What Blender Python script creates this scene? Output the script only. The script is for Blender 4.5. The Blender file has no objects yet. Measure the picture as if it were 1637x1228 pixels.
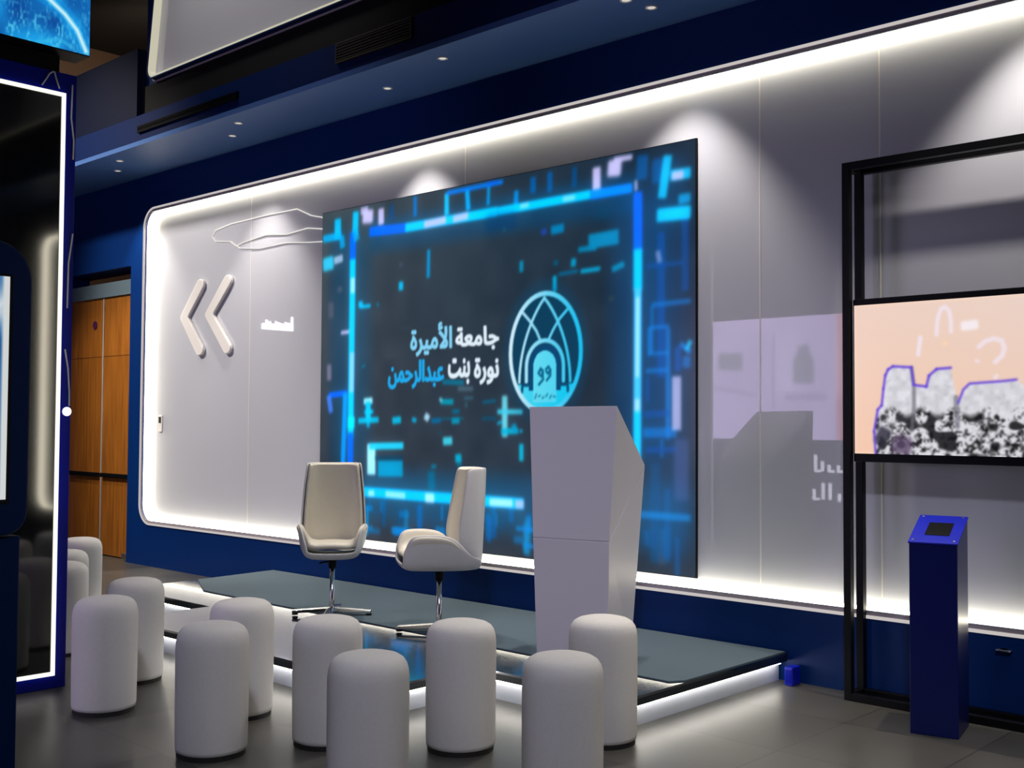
import bpy, bmesh, math, random
import numpy as np
from mathutils import Vector, Matrix

SC = bpy.context.scene
COL = SC.collection
PI = math.pi

# ------------------------------------------------------------------ camera
FPX, YAW, PITCH, ROLL, EYE = 1789.1, -0.7518918, 0.03516525, 0.00549257, 1.40
def make_camera():
    cy, sy = math.cos(YAW), math.sin(YAW)
    fwd = Vector((sy*math.cos(PITCH), cy*math.cos(PITCH), math.sin(PITCH)))
    r = Vector((cy, -sy, 0)); u = r.cross(fwd)
    r2 = r*math.cos(ROLL) + u*math.sin(ROLL)
    u2 = -r*math.sin(ROLL) + u*math.cos(ROLL)
    m = Matrix(((r2.x, u2.x, -fwd.x, 0), (r2.y, u2.y, -fwd.y, 0), (r2.z, u2.z, -fwd.z, EYE), (0, 0, 0, 1)))
    cam = bpy.data.cameras.new('camera'); cam.sensor_width = 36; cam.lens = FPX*36/1637
    cam.clip_end = 200
    o = bpy.data.objects.new('camera', cam); o.matrix_world = m; COL.objects.link(o)
    SC.camera = o
make_camera()

# ------------------------------------------------------------------ world, exposure
w = bpy.data.worlds.new('dim_hall'); SC.world = w; w.use_nodes = True
bg = w.node_tree.nodes['Background']
bg.inputs[0].default_value = (0.35, 0.40, 0.62, 1); bg.inputs[1].default_value = 0.035
vs = SC.view_settings
vs.view_transform = 'Standard'; vs.look = 'None'; vs.exposure = 0.0; vs.gamma = 1.0; vs.use_curve_mapping = False

# ------------------------------------------------------------------ strengths that tune the light
LED_PANEL = 11.0       # cove strip round the backlit wall panel
LED_STAGE = 15.0       # strip under the stage lip
LED_RING = 0.55       # thin diffuser round the panel
SPOT_W = 210.0         # soffit downlights beside the wall
HALL_W = 200.0        # hall ceiling downlights
POSTER = 9.0          # lit lavender poster across the hall

# ------------------------------------------------------------------ materials
def s2l(c):
    return tuple((x/255/12.92 if x/255 <= .04045 else ((x/255+.055)/1.055)**2.4) for x in c)
def mat(name, col, rough=.5, metal=0., coat=0., ior=1.5, noise=0., nscale=20., bump=0., bscale=200., coat_rough=.05):
    m = bpy.data.materials.new(name); m.use_nodes = True
    nt = m.node_tree; b = nt.nodes['Principled BSDF']
    b.inputs['Base Color'].default_value = (*col, 1); b.inputs['Roughness'].default_value = rough
    b.inputs['Metallic'].default_value = metal; b.inputs['IOR'].default_value = ior
    b.inputs['Coat Weight'].default_value = coat; b.inputs['Coat Roughness'].default_value = coat_rough
    tc = nt.nodes.new('ShaderNodeTexCoord')
    if noise:
        n = nt.nodes.new('ShaderNodeTexNoise'); n.inputs['Scale'].default_value = nscale; n.inputs['Detail'].default_value = 4
        nt.links.new(tc.outputs['Object'], n.inputs['Vector'])
        r = nt.nodes.new('ShaderNodeMapRange'); r.inputs['To Min'].default_value = 1-noise; r.inputs['To Max'].default_value = 1+noise
        nt.links.new(n.outputs[0], r.inputs['Value'])
        mx = nt.nodes.new('ShaderNodeMix'); mx.data_type = 'RGBA'; mx.blend_type = 'MULTIPLY'; mx.inputs[0].default_value = 1
        mx.inputs[6].default_value = (*col, 1); nt.links.new(r.outputs[0], mx.inputs[7])
        nt.links.new(mx.outputs[2], b.inputs['Base Color'])
    if bump:
        n = nt.nodes.new('ShaderNodeTexNoise'); n.inputs['Scale'].default_value = bscale; n.inputs['Detail'].default_value = 3
        nt.links.new(tc.outputs['Object'], n.inputs['Vector'])
        bp = nt.nodes.new('ShaderNodeBump'); bp.inputs['Strength'].default_value = bump; bp.inputs['Distance'].default_value = .002
        nt.links.new(n.outputs[0], bp.inputs['Height']); nt.links.new(bp.outputs[0], b.inputs['Normal'])
    return m
def emit(name, col, strength, sampling='AUTO', base=(.02, .02, .02), rough=.3):
    m = mat(name, base, rough)
    b = m.node_tree.nodes['Principled BSDF']
    b.inputs['Emission Color'].default_value = (*col, 1); b.inputs['Emission Strength'].default_value = strength
    m.cycles.emission_sampling = sampling
    return m
def screen_mat(name, strength=1.0, base=(.004, .005, .006), rough=.25):
    m = emit(name, (1, 1, 1), strength, 'NONE', base, rough)
    nt = m.node_tree; a = nt.nodes.new('ShaderNodeAttribute'); a.attribute_name = 'picture'
    nt.links.new(a.outputs['Color'], nt.nodes['Principled BSDF'].inputs['Emission Color'])
    return m

M = dict(
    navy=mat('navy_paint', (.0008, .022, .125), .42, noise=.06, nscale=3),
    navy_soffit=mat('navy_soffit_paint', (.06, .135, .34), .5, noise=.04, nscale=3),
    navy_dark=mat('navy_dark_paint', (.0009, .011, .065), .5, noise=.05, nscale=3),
    royal=mat('royal_blue_paint', (.0012, .008, .36), .35, noise=.04, nscale=5),
    pedestal_blue=mat('pedestal_blue_paint', (.0009, .006, .10), .35, noise=.04, nscale=5),
    royal_bright=mat('bright_blue_plate', (.002, .012, .50), .4, noise=.04, nscale=5),
    kiosk_navy=mat('kiosk_navy_paint', (.0008, .010, .050), .32, noise=.05, nscale=5),
    panel=mat('white_gloss_panel', (.50, .525, .59), .45, coat=1., ior=1.6, coat_rough=.018),
    seam=mat('panel_seam', (.72, .70, .66), .4),
    white_plastic=mat('white_plastic', (.75, .74, .72), .35),
    white_lac=mat('podium_white_laminate', (.64, .63, .69), .38, noise=.02, nscale=4),
    fabric=mat('white_wool_fabric', (.655, .645, .625), .85, noise=.05, nscale=60, bump=.35, bscale=260),
    black=mat('black_metal', (.0022, .003, .004), .45, noise=.1, nscale=9),
    black_matte=mat('black_matte', (.004, .0045, .005), .8, noise=.1, nscale=9),
    rubber=mat('black_rubber', (.008, .008, .008), .7, noise=.1, nscale=30),
    leather=mat('cream_leather', (.68, .645, .55), .5, noise=.04, nscale=30, bump=.12, bscale=180),
    leather_out=mat('pale_grey_leather', (.60, .60, .60), .5, noise=.04, nscale=30, bump=.1, bscale=180),
    chrome=mat('chrome', (.75, .74, .72), .14, metal=1., noise=.03, nscale=20),
    steel=mat('brushed_steel', (.55, .56, .58), .3, metal=1., noise=.05, nscale=40),
    carpet=mat('slate_carpet', (.074, .112, .138), .95, noise=.12, nscale=120, bump=.5, bscale=400),
    deck=mat('stage_gloss_deck', (.012, .020, .030), .12, coat=1., ior=2.4, noise=.1, nscale=8, coat_rough=.06),
    lip=mat('stage_dark_lip', (.006, .012, .018), .45, noise=.1, nscale=12),
    riser=mat('stage_white_riser', (.40, .43, .50), .5, noise=.03, nscale=8),
    glass_dark=mat('dark_glass', (.010, .012, .012), .06, coat=1., ior=1.5, noise=.2, nscale=2),
    brown=mat('dark_hall_wall', (.030, .012, .004), .7, noise=.2, nscale=2),
    hall=mat('hall_black', (.010, .011, .014), .8, noise=.1, nscale=2),
    olive=mat('vent_olive_black', (.022, .024, .010), .6, noise=.1, nscale=12),
    ring=emit('panel_edge_diffuser', (1, .93, .90), LED_RING),
    led=emit('cove_led_strip', (1, .91, .70), LED_PANEL),
    led_top=emit('upper_cove_led_strip', (1, .95, .72), .55),
    led_stage=emit('stage_led_strip', (1, .94, .84), LED_STAGE),
    led_col=emit('column_led_strip', (1, .97, .86), 1.15),
    lamp=emit('downlight_lens', (1, .92, .82), .62),
    text_white=emit('screen_text_white', s2l((222, 240, 250)), 1.0, 'NONE'),
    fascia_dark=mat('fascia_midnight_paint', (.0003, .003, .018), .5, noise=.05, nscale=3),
    alu=mat('painted_aluminium', (.34, .33, .31), .45, noise=.05, nscale=20),
    header=mat('door_header_grey_blue', (.10, .15, .18), .5, noise=.05, nscale=9),
    lip_grey=mat('edge_lip_grey', (.34, .30, .33), .5, noise=.05),
    reflection_glow=emit('reflected_led_glow', (1, .96, .9), .75),  # emission that imitates a reflected LED line
    text_mid=emit('screen_text_pale_blue', s2l((140, 210, 242)), 1.0, 'NONE'),
    text_cyan=emit('screen_text_cyan', s2l((40, 175, 238)), 1.0, 'NONE'),
)

def wood_mat():
    m = mat('orange_wood_veneer', (.3, .12, .03), .35, coat=.3)
    nt = m.node_tree; b = nt.nodes['Principled BSDF']
    tc = nt.nodes.new('ShaderNodeTexCoord'); mp = nt.nodes.new('ShaderNodeMapping')
    mp.inputs['Scale'].default_value = (14, 14, .8)
    n = nt.nodes.new('ShaderNodeTexNoise'); n.inputs['Scale'].default_value = 2.0; n.inputs['Detail'].default_value = 6
    cr = nt.nodes.new('ShaderNodeValToRGB')
    cr.color_ramp.elements[0].position = .3; cr.color_ramp.elements[0].color = (.20, .066, .008, 1)
    cr.color_ramp.elements[1].position = .72; cr.color_ramp.elements[1].color = (.36, .13, .018, 1)
    nt.links.new(tc.outputs['Object'], mp.inputs[0]); nt.links.new(mp.outputs[0], n.inputs['Vector'])
    nt.links.new(n.outputs[0], cr.inputs[0]); nt.links.new(cr.outputs[0], b.inputs['Base Color'])
    return m
M['wood'] = wood_mat()
for k_ in ('navy', 'navy_dark', 'navy_soffit', 'kiosk_navy', 'royal', 'black_matte', 'fascia_dark', 'black'): M[k_].node_tree.nodes['Principled BSDF'].inputs['Specular IOR Level'].default_value = .18

def floor_mat():
    m = mat('dark_grey_floor_tile', (.05, .05, .05), .3)
    nt = m.node_tree; b = nt.nodes['Principled BSDF']
    tc = nt.nodes.new('ShaderNodeTexCoord')
    br = nt.nodes.new('ShaderNodeTexBrick')
    br.offset = 0; br.squash = 1
    br.inputs['Color1'].default_value = (.036, .037, .036, 1); br.inputs['Color2'].default_value = (.080, .078, .068, 1)
    br.inputs['Mortar'].default_value = (.035, .035, .033, 1)
    br.inputs['Scale'].default_value = 1.0; br.inputs['Mortar Size'].default_value = .004; br.inputs['Mortar Smooth'].default_value = .3
    br.inputs['Brick Width'].default_value = .62; br.inputs['Row Height'].default_value = .62; br.inputs['Bias'].default_value = 0
    nt.links.new(tc.outputs['Object'], br.inputs['Vector'])
    n = nt.nodes.new('ShaderNodeTexNoise'); n.inputs['Scale'].default_value = 2.5; n.inputs['Detail'].default_value = 6
    nt.links.new(tc.outputs['Object'], n.inputs['Vector'])
    r = nt.nodes.new('ShaderNodeMapRange'); r.inputs['To Min'].default_value = .75; r.inputs['To Max'].default_value = 1.25
    nt.links.new(n.outputs[0], r.inputs['Value'])
    mx = nt.nodes.new('ShaderNodeMix'); mx.data_type = 'RGBA'; mx.blend_type = 'MULTIPLY'; mx.inputs[0].default_value = 1
    nt.links.new(br.outputs['Color'], mx.inputs[6]); nt.links.new(r.outputs[0], mx.inputs[7])
    nt.links.new(mx.outputs[2], b.inputs['Base Color'])
    r2 = nt.nodes.new('ShaderNodeMapRange'); r2.inputs['To Min'].default_value = .30; r2.inputs['To Max'].default_value = .40
    nt.links.new(n.outputs[0], r2.inputs['Value']); nt.links.new(r2.outputs[0], b.inputs['Roughness'])
    return m
M['floor'] = floor_mat()

# ------------------------------------------------------------------ object helpers
def tag(o, label=None, cat=None, group=None, kind=None):
    if label: o['label'] = label
    if cat: o['category'] = cat
    if group: o['group'] = group
    if kind: o['kind'] = kind
    return o
def thing(name, label, cat, loc=(0, 0, 0), rotz=0., group=None):
    o = bpy.data.objects.new(name, None); o.empty_display_size = .1; COL.objects.link(o)
    o.location = loc; o.rotation_euler = (0, 0, rotz)
    return tag(o, label, cat, group)
def obj(name, bm, m, parent=None, smooth=False, bevel=0., kind=None, mods=()):
    me = bpy.data.meshes.new(name)
    bmesh.ops.recalc_face_normals(bm, faces=bm.faces)
    bm.to_mesh(me); bm.free()
    for x in (m if isinstance(m, (list, tuple)) else [m]): me.materials.append(x)
    if smooth:
        for p in me.polygons: p.use_smooth = True
    o = bpy.data.objects.new(name, me); COL.objects.link(o)
    if parent: o.parent = parent
    if kind: o['kind'] = kind
    if bevel:
        b = o.modifiers.new('bevel', 'BEVEL'); b.width = bevel; b.segments = 2; b.limit_method = 'ANGLE'
    return o
def B(): return bmesh.new()
def box(bm, x0, x1, y0, y1, z0, z1):
    v = [bm.verts.new((x, y, z)) for x in (x0, x1) for y in (y0, y1) for z in (z0, z1)]
    for f in ((0, 1, 3, 2), (4, 6, 7, 5), (0, 4, 5, 1), (2, 3, 7, 6), (0, 2, 6, 4), (1, 5, 7, 3)):
        bm.faces.new([v[i] for i in f])
    return bm
def boxo(name, m, a, parent=None, bevel=0., kind=None):
    return obj(name, box(B(), *a), m, parent, bevel=bevel, kind=kind)
def lathe(bm, prof, n=32, cx=0., cy=0.):
    rings = []
    for r, z in prof:
        if r < 1e-6: rings.append([bm.verts.new((cx, cy, z))])
        else: rings.append([bm.verts.new((cx+r*math.cos(2*PI*i/n), cy+r*math.sin(2*PI*i/n), z)) for i in range(n)])
    for a, b in zip(rings, rings[1:]):
        for i in range(n):
            j = (i+1) % n
            if len(a) == 1 and len(b) == 1: continue
            if len(a) == 1: bm.faces.new((a[0], b[i], b[j]))
            elif len(b) == 1: bm.faces.new((a[i], a[j], b[0]))
            else: bm.faces.new((a[i], a[j], b[j], b[i]))
    for r in (rings[0], rings[-1]):
        if len(r) > 2: bm.faces.new(r)
    return bm
def tube(bm, pts, rad, n=8, closed=False):
    pts = [Vector(p) for p in pts]; rings = []
    N = len(pts)
    for k, p in enumerate(pts):
        if closed: t = pts[(k+1) % N] - pts[k-1]
        else: t = pts[min(k+1, N-1)] - pts[max(k-1, 0)]
        t.normalize()
        a = Vector((0, 0, 1)) if abs(t.z) < .9 else Vector((0, 1, 0))
        u = t.cross(a).normalized(); v = t.cross(u)
        rings.append([bm.verts.new(p + u*rad*math.cos(2*PI*i/n) + v*rad*math.sin(2*PI*i/n)) for i in range(n)])
    for k in range(N if closed else N-1):
        a, b = rings[k], rings[(k+1) % N]
        for i in range(n):
            j = (i+1) % n; bm.faces.new((a[i], a[j], b[j], b[i]))
    if not closed:
        bm.faces.new(rings[0]); bm.faces.new(rings[-1])
    return bm
def prism(bm, poly, axis, a, b):
    """poly: 2D outline; extruded along axis ('x','y','z') from a to b"""
    def P(p, t):
        return (t, p[0], p[1]) if axis == 'x' else (p[0], t, p[1]) if axis == 'y' else (p[0], p[1], t)
    lo = [bm.verts.new(P(p, a)) for p in poly]; hi = [bm.verts.new(P(p, b)) for p in poly]
    n = len(poly)
    for i in range(n):
        j = (i+1) % n; bm.faces.new((lo[i], lo[j], hi[j], hi[i]))
    bm.faces.new(lo); bm.faces.new(hi)
    return bm
def rounded(poly, rads, n=8):
    """round the corners of a 2D polygon"""
    out = []
    N = len(poly)
    for i, (p, r) in enumerate(zip(poly, rads)):
        p = Vector(p); a = Vector(poly[i-1]); c = Vector(poly[(i+1) % N])
        if r <= 0: out.append(tuple(p)); continue
        u = (a-p).normalized(); v = (c-p).normalized()
        ang = u.angle(v); d = r/math.tan(ang/2)
        s, e = p+u*d, p+v*d
        cen = p + (u+v).normalized()*(r/math.sin(ang/2))
        a0 = math.atan2(*(s-cen).yx); a1 = math.atan2(*(e-cen).yx)
        da = (a1-a0+PI) % (2*PI) - PI
        for k in range(n+1):
            t = a0+da*k/n; out.append((cen.x+r*math.cos(t), cen.y+r*math.sin(t)))
    return out
def ring_xz(bm, outer, inner, y0, y1):
    """a frame between two outlines of equal length in the xz plane, from y0 to y1"""
    n = len(outer)
    V = [[bm.verts.new((p[0], y, p[1])) for p in o] for o in (outer, inner) for y in (y0, y1)]
    o0, o1, i0, i1 = V
    for k in range(n):
        j = (k+1) % n
        bm.faces.new((o0[k], o0[j], i0[j], i0[k])); bm.faces.new((o1[k], o1[j], i1[j], i1[k]))
        bm.faces.new((o0[k], o0[j], o1[j], o1[k])); bm.faces.new((i0[k], i0[j], i1[j], i1[k]))
    return bm
def offset(poly, d):
    """inset a counter-clockwise outline by d"""
    out = []; n = len(poly)
    for i in range(n):
        a, p, c = Vector(poly[i-1]), Vector(poly[i]), Vector(poly[(i+1) % n])
        u = (p-a).normalized(); v = (c-p).normalized()
        nu = Vector((-u.y, u.x)); nv = Vector((-v.y, v.x))
        m = (nu+nv); m = m/max(m.length_squared, 1e-9)*2
        out.append(tuple(p+m*d))
    return out
def copy_tree(o, parent=None):
    c = o.copy(); COL.objects.link(c); c.parent = parent
    for ch in list(o.children): copy_tree(ch, c)
    return c

# ------------------------------------------------------------------ pictures shown on the screens
def lin(c):
    c = np.array(c, float)/255
    return np.where(c <= .04045, c/12.92, ((c+.055)/1.055)**2.4)
class Picture:
    """colours at the vertices of a fine grid, w x h metres"""
    def __init__(s, w, h, nx, nz):
        s.w, s.h, s.nx, s.nz = w, h, nx, nz
        s.X, s.Z = np.meshgrid(np.linspace(0, w, nx), np.linspace(0, h, nz))
        s.C = np.zeros((nz, nx, 3))
    def put(s, mask, c):
        m = np.clip(mask, 0, 1)[..., None]; s.C = s.C*(1-m) + np.array(c, float)*m
    def seg(s, x0, z0, x1, z1, wd, c, a=1., k=.3):
        dx, dz = x1-x0, z1-z0; L = max(math.hypot(dx, dz), 1e-6); ux, uz = dx/L, dz/L
        t = (s.X-x0)*ux+(s.Z-z0)*uz; q = np.abs(-(s.X-x0)*uz+(s.Z-z0)*ux)
        e = max(.012, k*wd*.5)
        m1 = np.clip((wd/2-q)/e+.5, 0, 1); m2 = np.clip(np.minimum(t, L-t)/e+.5, 0, 1)
        m = m1*m2; m = m*m*(3-2*m)
        s.put(m*a, c)
    def line(s, pts, wd, c, a=1.):
        d = np.full(s.X.shape, 9.)
        for (x0, z0), (x1, z1) in zip(pts, pts[1:]):
            dx, dz = x1-x0, z1-z0; L2 = max(dx*dx+dz*dz, 1e-9)
            t = np.clip(((s.X-x0)*dx+(s.Z-z0)*dz)/L2, 0, 1)
            d = np.minimum(d, np.hypot(s.X-x0-t*dx, s.Z-z0-t*dz))
        s.put(np.clip((wd/2-d)/.009+.5, 0, 1)*a, c)
    def blur(s, sig, gain=0.):
        k = np.exp(-.5*(np.arange(-int(3*sig)-1, int(3*sig)+2)/sig)**2); k /= k.sum(); h = len(k)//2
        A = np.pad(s.C, ((h, h), (h, h), (0, 0)), 'edge')
        A = sum(k[i]*A[i:i+s.nz] for i in range(len(k)))
        A = sum(k[i]*A[:, i:i+s.nx] for i in range(len(k)))
        if gain: s.C = s.C + gain*A*np.clip((A.max(-1, keepdims=True)-70)/120, 0, 1)
        else: s.C = A
    def inside(s, pts):
        r = np.zeros(s.X.shape, bool); n = len(pts)
        for i in range(n):
            (x0, z0), (x1, z1) = pts[i-1], pts[i]
            if z0 == z1: continue
            c = ((z0 > s.Z) != (z1 > s.Z)) & (s.X < (x1-x0)*(s.Z-z0)/(z1-z0)+x0)
            r ^= c
        return r
    def noise(s, cells_x, cells_z, seed):
        g = np.random.RandomState(seed).rand(cells_z+2, cells_x+2)
        fx = s.X/s.w*cells_x; fz = s.Z/s.h*cells_z
        i, j = fx.astype(int), fz.astype(int); u, v = fx-i, fz-j
        u = u*u*(3-2*u); v = v*v*(3-2*v)
        return (g[j, i]*(1-u)+g[j, i+1]*u)*(1-v)+(g[j+1, i]*(1-u)+g[j+1, i+1]*u)*v
    def build(s, name, m, parent, origin, axis='x', flip=1):
        """axis 'x': the picture runs along +x; 'y': along y (times flip). origin is the lower start corner"""
        n = s.nx*s.nz; co = np.zeros((n, 3))
        k = 0 if axis == 'x' else 1
        co[:, k] = (s.X*flip).ravel()
        co[:, 2] = s.Z.ravel(); co += np.array(origin)
        a = (np.arange(s.nz-1)[:, None]*s.nx+np.arange(s.nx-1)[None]).ravel()
        q = np.stack([a, a+1, a+1+s.nx, a+s.nx], 1)
        me = bpy.data.meshes.new(name)
        me.vertices.add(n); me.vertices.foreach_set('co', co.ravel())
        nf = len(q); me.loops.add(nf*4); me.loops.foreach_set('vertex_index', q.ravel())
        me.polygons.add(nf); me.polygons.foreach_set('loop_start', np.arange(nf)*4)
        me.update(calc_edges=True)
        at = me.attributes.new('picture', 'FLOAT_COLOR', 'POINT')
        c4 = np.ones((n, 4)); c4[:, :3] = lin(s.C.reshape(-1, 3).clip(0, 255)); at.data.foreach_set('color', c4.ravel())
        me.materials.append(m)
        o = bpy.data.objects.new(name, me); COL.objects.link(o); o.parent = parent
        return o
# ================================================================== THE SETTING
YW = 5.55           # face of the stand wall
boxo('floor', M['floor'], (-16, 3.2, -7, 9.2, -.12, 0), kind='structure')
boxo('ceiling', M['hall'], (-16, 3.2, -7, 9.2, 7.0, 7.15), kind='structure')
boxo('wall_far', M['brown'], (-16, 3.2, 9.0, 9.2, 0, 7.0), kind='structure')
boxo('wall_left', M['brown'], (-16.2, -16, -7, 9.2, 0, 7.0), kind='structure')
boxo('wall_right', M['hall'], (3.2, 3.4, -7, 9.2, 0, 7.0), kind='structure')
boxo('wall_front', M['hall'], (-16, 3.2, -7.2, -7, 0, 7.0), kind='structure')

# stand wall: navy, with the recessed panel's opening and the doorway
PX0, PX1, PZ0, PZ1 = -10.14, .9, .437, 3.455
outline = rounded([(PX0, PZ0), (PX1, PZ0), (PX1, PZ1), (PX0, PZ1)], [.16, .16, .16, .16], 10)   # counter-clockwise
n4 = 11
WX0, WX1, WZ1 = -10.43, 2.6, 3.82
def stand_wall():
    bm = B()
    # a front face with the rounded opening: outer loop matched to the inner one corner by corner
    corners = [(WX0, 0), (WX1, 0), (WX1, WZ1), (WX0, WZ1)]
    outer = []
    for c in corners: outer += [c]*n4
    vin = [bm.verts.new((p[0], YW, p[1])) for p in outline]
    vinb = [bm.verts.new((p[0], YW+.10, p[1])) for p in outline]
    vc = [bm.verts.new((c[0], YW, c[1])) for c in corners]
    N = len(outline)
    for k in range(N):
        j = (k+1) % N
        a, b = vc[k//n4], vc[j//n4]
        if a is b: bm.faces.new((a, vin[j], vin[k]))
        else: bm.faces.new((a, b, vin[j], vin[k]))
        bm.faces.new((vin[k], vin[j], vinb[j], vinb[k]))
    # edges
    for (x0, x1, z0, z1) in ((WX0, WX0+.01, 0, WZ1), (WX1-.01, WX1, 0, WZ1)):
        box(bm, x0, x1, YW+.001, YW+.10, z0, z1)
    return bm
wall = boxo('wall_back', M['navy'], (WX0, WX1, YW+.101, YW+.32, 0, WZ1), kind='structure')
face = obj('trim_6', stand_wall(), M['navy'], kind='structure')
ins = offset(outline, .012)
pm = B(); vs_ = [pm.verts.new((p[0], YW+.072, p[1])) for p in ins]; pm.faces.new(vs_)
vb = [pm.verts.new((p[0], YW+.099, p[1])) for p in ins]; pm.faces.new(vb)
for k in range(len(ins)):
    j = (k+1) % len(ins); pm.faces.new((vs_[k], vs_[j], vb[j], vb[k]))
obj('gloss_panel', pm, M['panel'], face)
# LED strip on the reveal, and the thin diffuser round the opening
obj('led_strip', ring_xz(B(), offset(outline, .0005), offset(outline, .010), YW+.012, YW+.071), M['led'], face)
obj('edge_diffuser', ring_xz(B(), offset(outline, -.040), offset(outline, -.024), YW-.012, YW+.002), M['ring'], face)
obj('edge_lip', ring_xz(B(), offset(outline, -.023), offset(outline, -.004), YW-.006, YW+.002), M['lip_grey'], face)
for x in (-8.43, -5.73, -3.32, -2.60, -.6):
    boxo('panel_seam', M['seam'], (x-.004, x+.004, YW+.0705, YW+.073, PZ0+.02, PZ1-.02), face)

# doorway bay left of the panel: navy header, side pier, soffit of the bay
t1 = B(); box(t1, -13.5, WX0, YW, YW+.32, 2.96, WZ1); box(t1, -13.5, -11.95, YW, YW+.32, 0, 2.96)
obj('trim_1', t1, M['navy'], kind='structure')
door = thing('door_1', None, None, (-11.19, 5.66, 0)); door['kind'] = 'structure'
for s in (-1, 1):
    lf = boxo('door_leaf', M['wood'], ((-.76 if s < 0 else .008), (-.008 if s < 0 else .76), 0, .05, .012, 2.70), door)
    boxo('push_bar', M['black'], ((-.70 if s < 0 else .03), (-.03 if s < 0 else .70), -.035, -.004, .815, .86), door, bevel=.006)
boxo('meeting_strip', M['alu'], (-.012, .012, -.006, .05, .012, 2.70), door)
boxo('kick_rail', M['wood'], (-.76, .76, -.004, .0, 2.08, 2.16), door)
bm = B(); box(bm, -.76, .76, -.02, .05, 2.70, 2.85); obj('header_panel', bm, M['header'], door)
bm = lathe(B(), [(.045, 0), (.045, .006), (.0, .006)], 20)
sg = obj('door_sign', bm, mat('door_sign_purple', (.06, .004, .05), .5), door); sg.rotation_euler = (PI/2, 0, 0); sg.location = (-.19, -.001, 2.42)
boxo('door_frame', M['alu'], (.755, .785, -.07, .05, 0, 2.86), door)
tag(boxo('door_stop', M['steel'], (.60, .68, -.075, -.005, .02, .07), door))

# soffit over the stage edge of the wall, fascia and the black recess above it
SY = 4.87
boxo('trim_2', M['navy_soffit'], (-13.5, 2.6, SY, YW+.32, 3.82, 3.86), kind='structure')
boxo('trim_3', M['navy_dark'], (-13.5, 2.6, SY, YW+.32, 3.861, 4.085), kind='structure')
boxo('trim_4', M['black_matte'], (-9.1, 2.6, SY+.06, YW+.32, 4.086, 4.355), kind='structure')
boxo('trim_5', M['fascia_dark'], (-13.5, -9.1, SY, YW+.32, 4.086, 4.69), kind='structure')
# upper lit fascia panel with a leaning left edge and rounded corner
up_out = rounded([(-8.97, 4.372), (2.5, 4.372), (2.5, 6.4), (-8.66, 6.4)], [.10, 0, 0, 0], 8)
ub = B(); prism(ub, [(-9.1, 4.356), (2.6, 4.356), (2.6, 6.6), (-9.1, 6.6)], 'y', SY+.09, YW+.32)
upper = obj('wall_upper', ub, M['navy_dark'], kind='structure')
ui = offset(up_out, .035)
pm = prism(B(), ui, 'y', SY+.075, SY+.088); obj('gloss_panel', pm, M['panel'], upper)
obj('led_strip', ring_xz(B(), offset(up_out, .014), offset(up_out, .034), SY+.012, SY+.088), M['led_top'], upper)
obj('edge_lip', ring_xz(B(), up_out, offset(up_out, .0135), SY+.004, SY+.088), M['navy_dark'], upper)
obj('edge_diffuser', ring_xz(B(), offset(up_out, -.016), offset(up_out, -.001), SY+.050, SY+.058), M['lip_grey'], upper)

# ---- ventilation grilles in the fascia
def vent(label, x0, x1, z0, z1, slats, m):
    t = thing('air_vent', label, 'vent', ((x0+x1)/2, SY, z0))
    w2 = (x1-x0)/2; h = z1-z0
    boxo('backing', M['black_matte'], (-w2, w2, -.012, -.001, 0, h), t)
    fr = B()
    for a in ((-w2, w2, -.022, -.010, 0, .012), (-w2, w2, -.022, -.010, h-.012, h), (-w2, -w2+.012, -.022, -.010, .012, h-.012), (w2-.012, w2, -.022, -.010, .012, h-.012)): box(fr, *a)
    obj('frame', fr, m, t)
    for i in range(slats):
        z = .012+(h-.024)*(i+.5)/slats
        boxo('slat', m, (-w2+.012, w2-.012, -.020, -.011, z-.004, z+.004), t)
vent('long narrow black slot vent in the fascia under the upper lit panel', -9.05, -7.50, 3.925, 3.985, 2, M['black'])
vent('rectangular dark olive ventilation grille in the navy fascia above the large screen', -6.26, -5.46, 3.93, 4.075, 6, M['olive'])

# ---- downlights in the soffit: each fixture carries its own lamp
def downlight(x, y, label, power, tilt=0., angle=78):
    t = thing('downlight', label, 'downlight', (x, y, 3.82), 0, 'recessed downlights in the soffit')
    obj('trim_ring', lathe(B(), [(.036, 0), (.036, -.006), (.026, -.006), (.026, 0)], 20), M['white_plastic'], t, True)
    obj('lens', lathe(B(), [(.0255, -.0005), (.0255, -.003), (0, -.004)], 20), M['lamp'], t, True)
    l = bpy.data.lights.new('lamp', 'SPOT'); l.energy = power; l.color = (1, .90, .80); l.spot_size = math.radians(angle); l.spot_blend = .6; l.shadow_soft_size = .03
    lo = bpy.data.objects.new('lamp', l); COL.objects.link(lo); lo.parent = t; lo.location = (0, 0, -.02); lo.rotation_euler = (tilt, 0, 0)
    return t
names_in = ['farthest left of the wall-side row', 'second from left in the wall-side row', 'wall-side row, over the left half of the large screen', 'wall-side row, over the right end of the large screen', 'wall-side row, over the black display frame']
for x, s, e in zip((-10.12, -8.14, -6.14, -3.80, -1.75), names_in, (.45, .5, .8, .65, .75)):
    downlight(x, 5.23, 'white soffit downlight, '+s, SPOT_W*e)
names_out = ['farthest left of the hall-side row', 'second from left in the hall-side row', 'hall-side row, over the middle of the large screen', 'hall-side row, over the podium']
for x, s, e, ti in zip((-9.72, -7.76, -5.36, -3.84), names_out, (.6, .5, .6, .6), (-.25, -.25, -.25, -.25)):
    downlight(x, 5.04, 'white soffit downlight, '+s, SPOT_W*e, ti, 60 if ti < 0 else 84)

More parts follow.
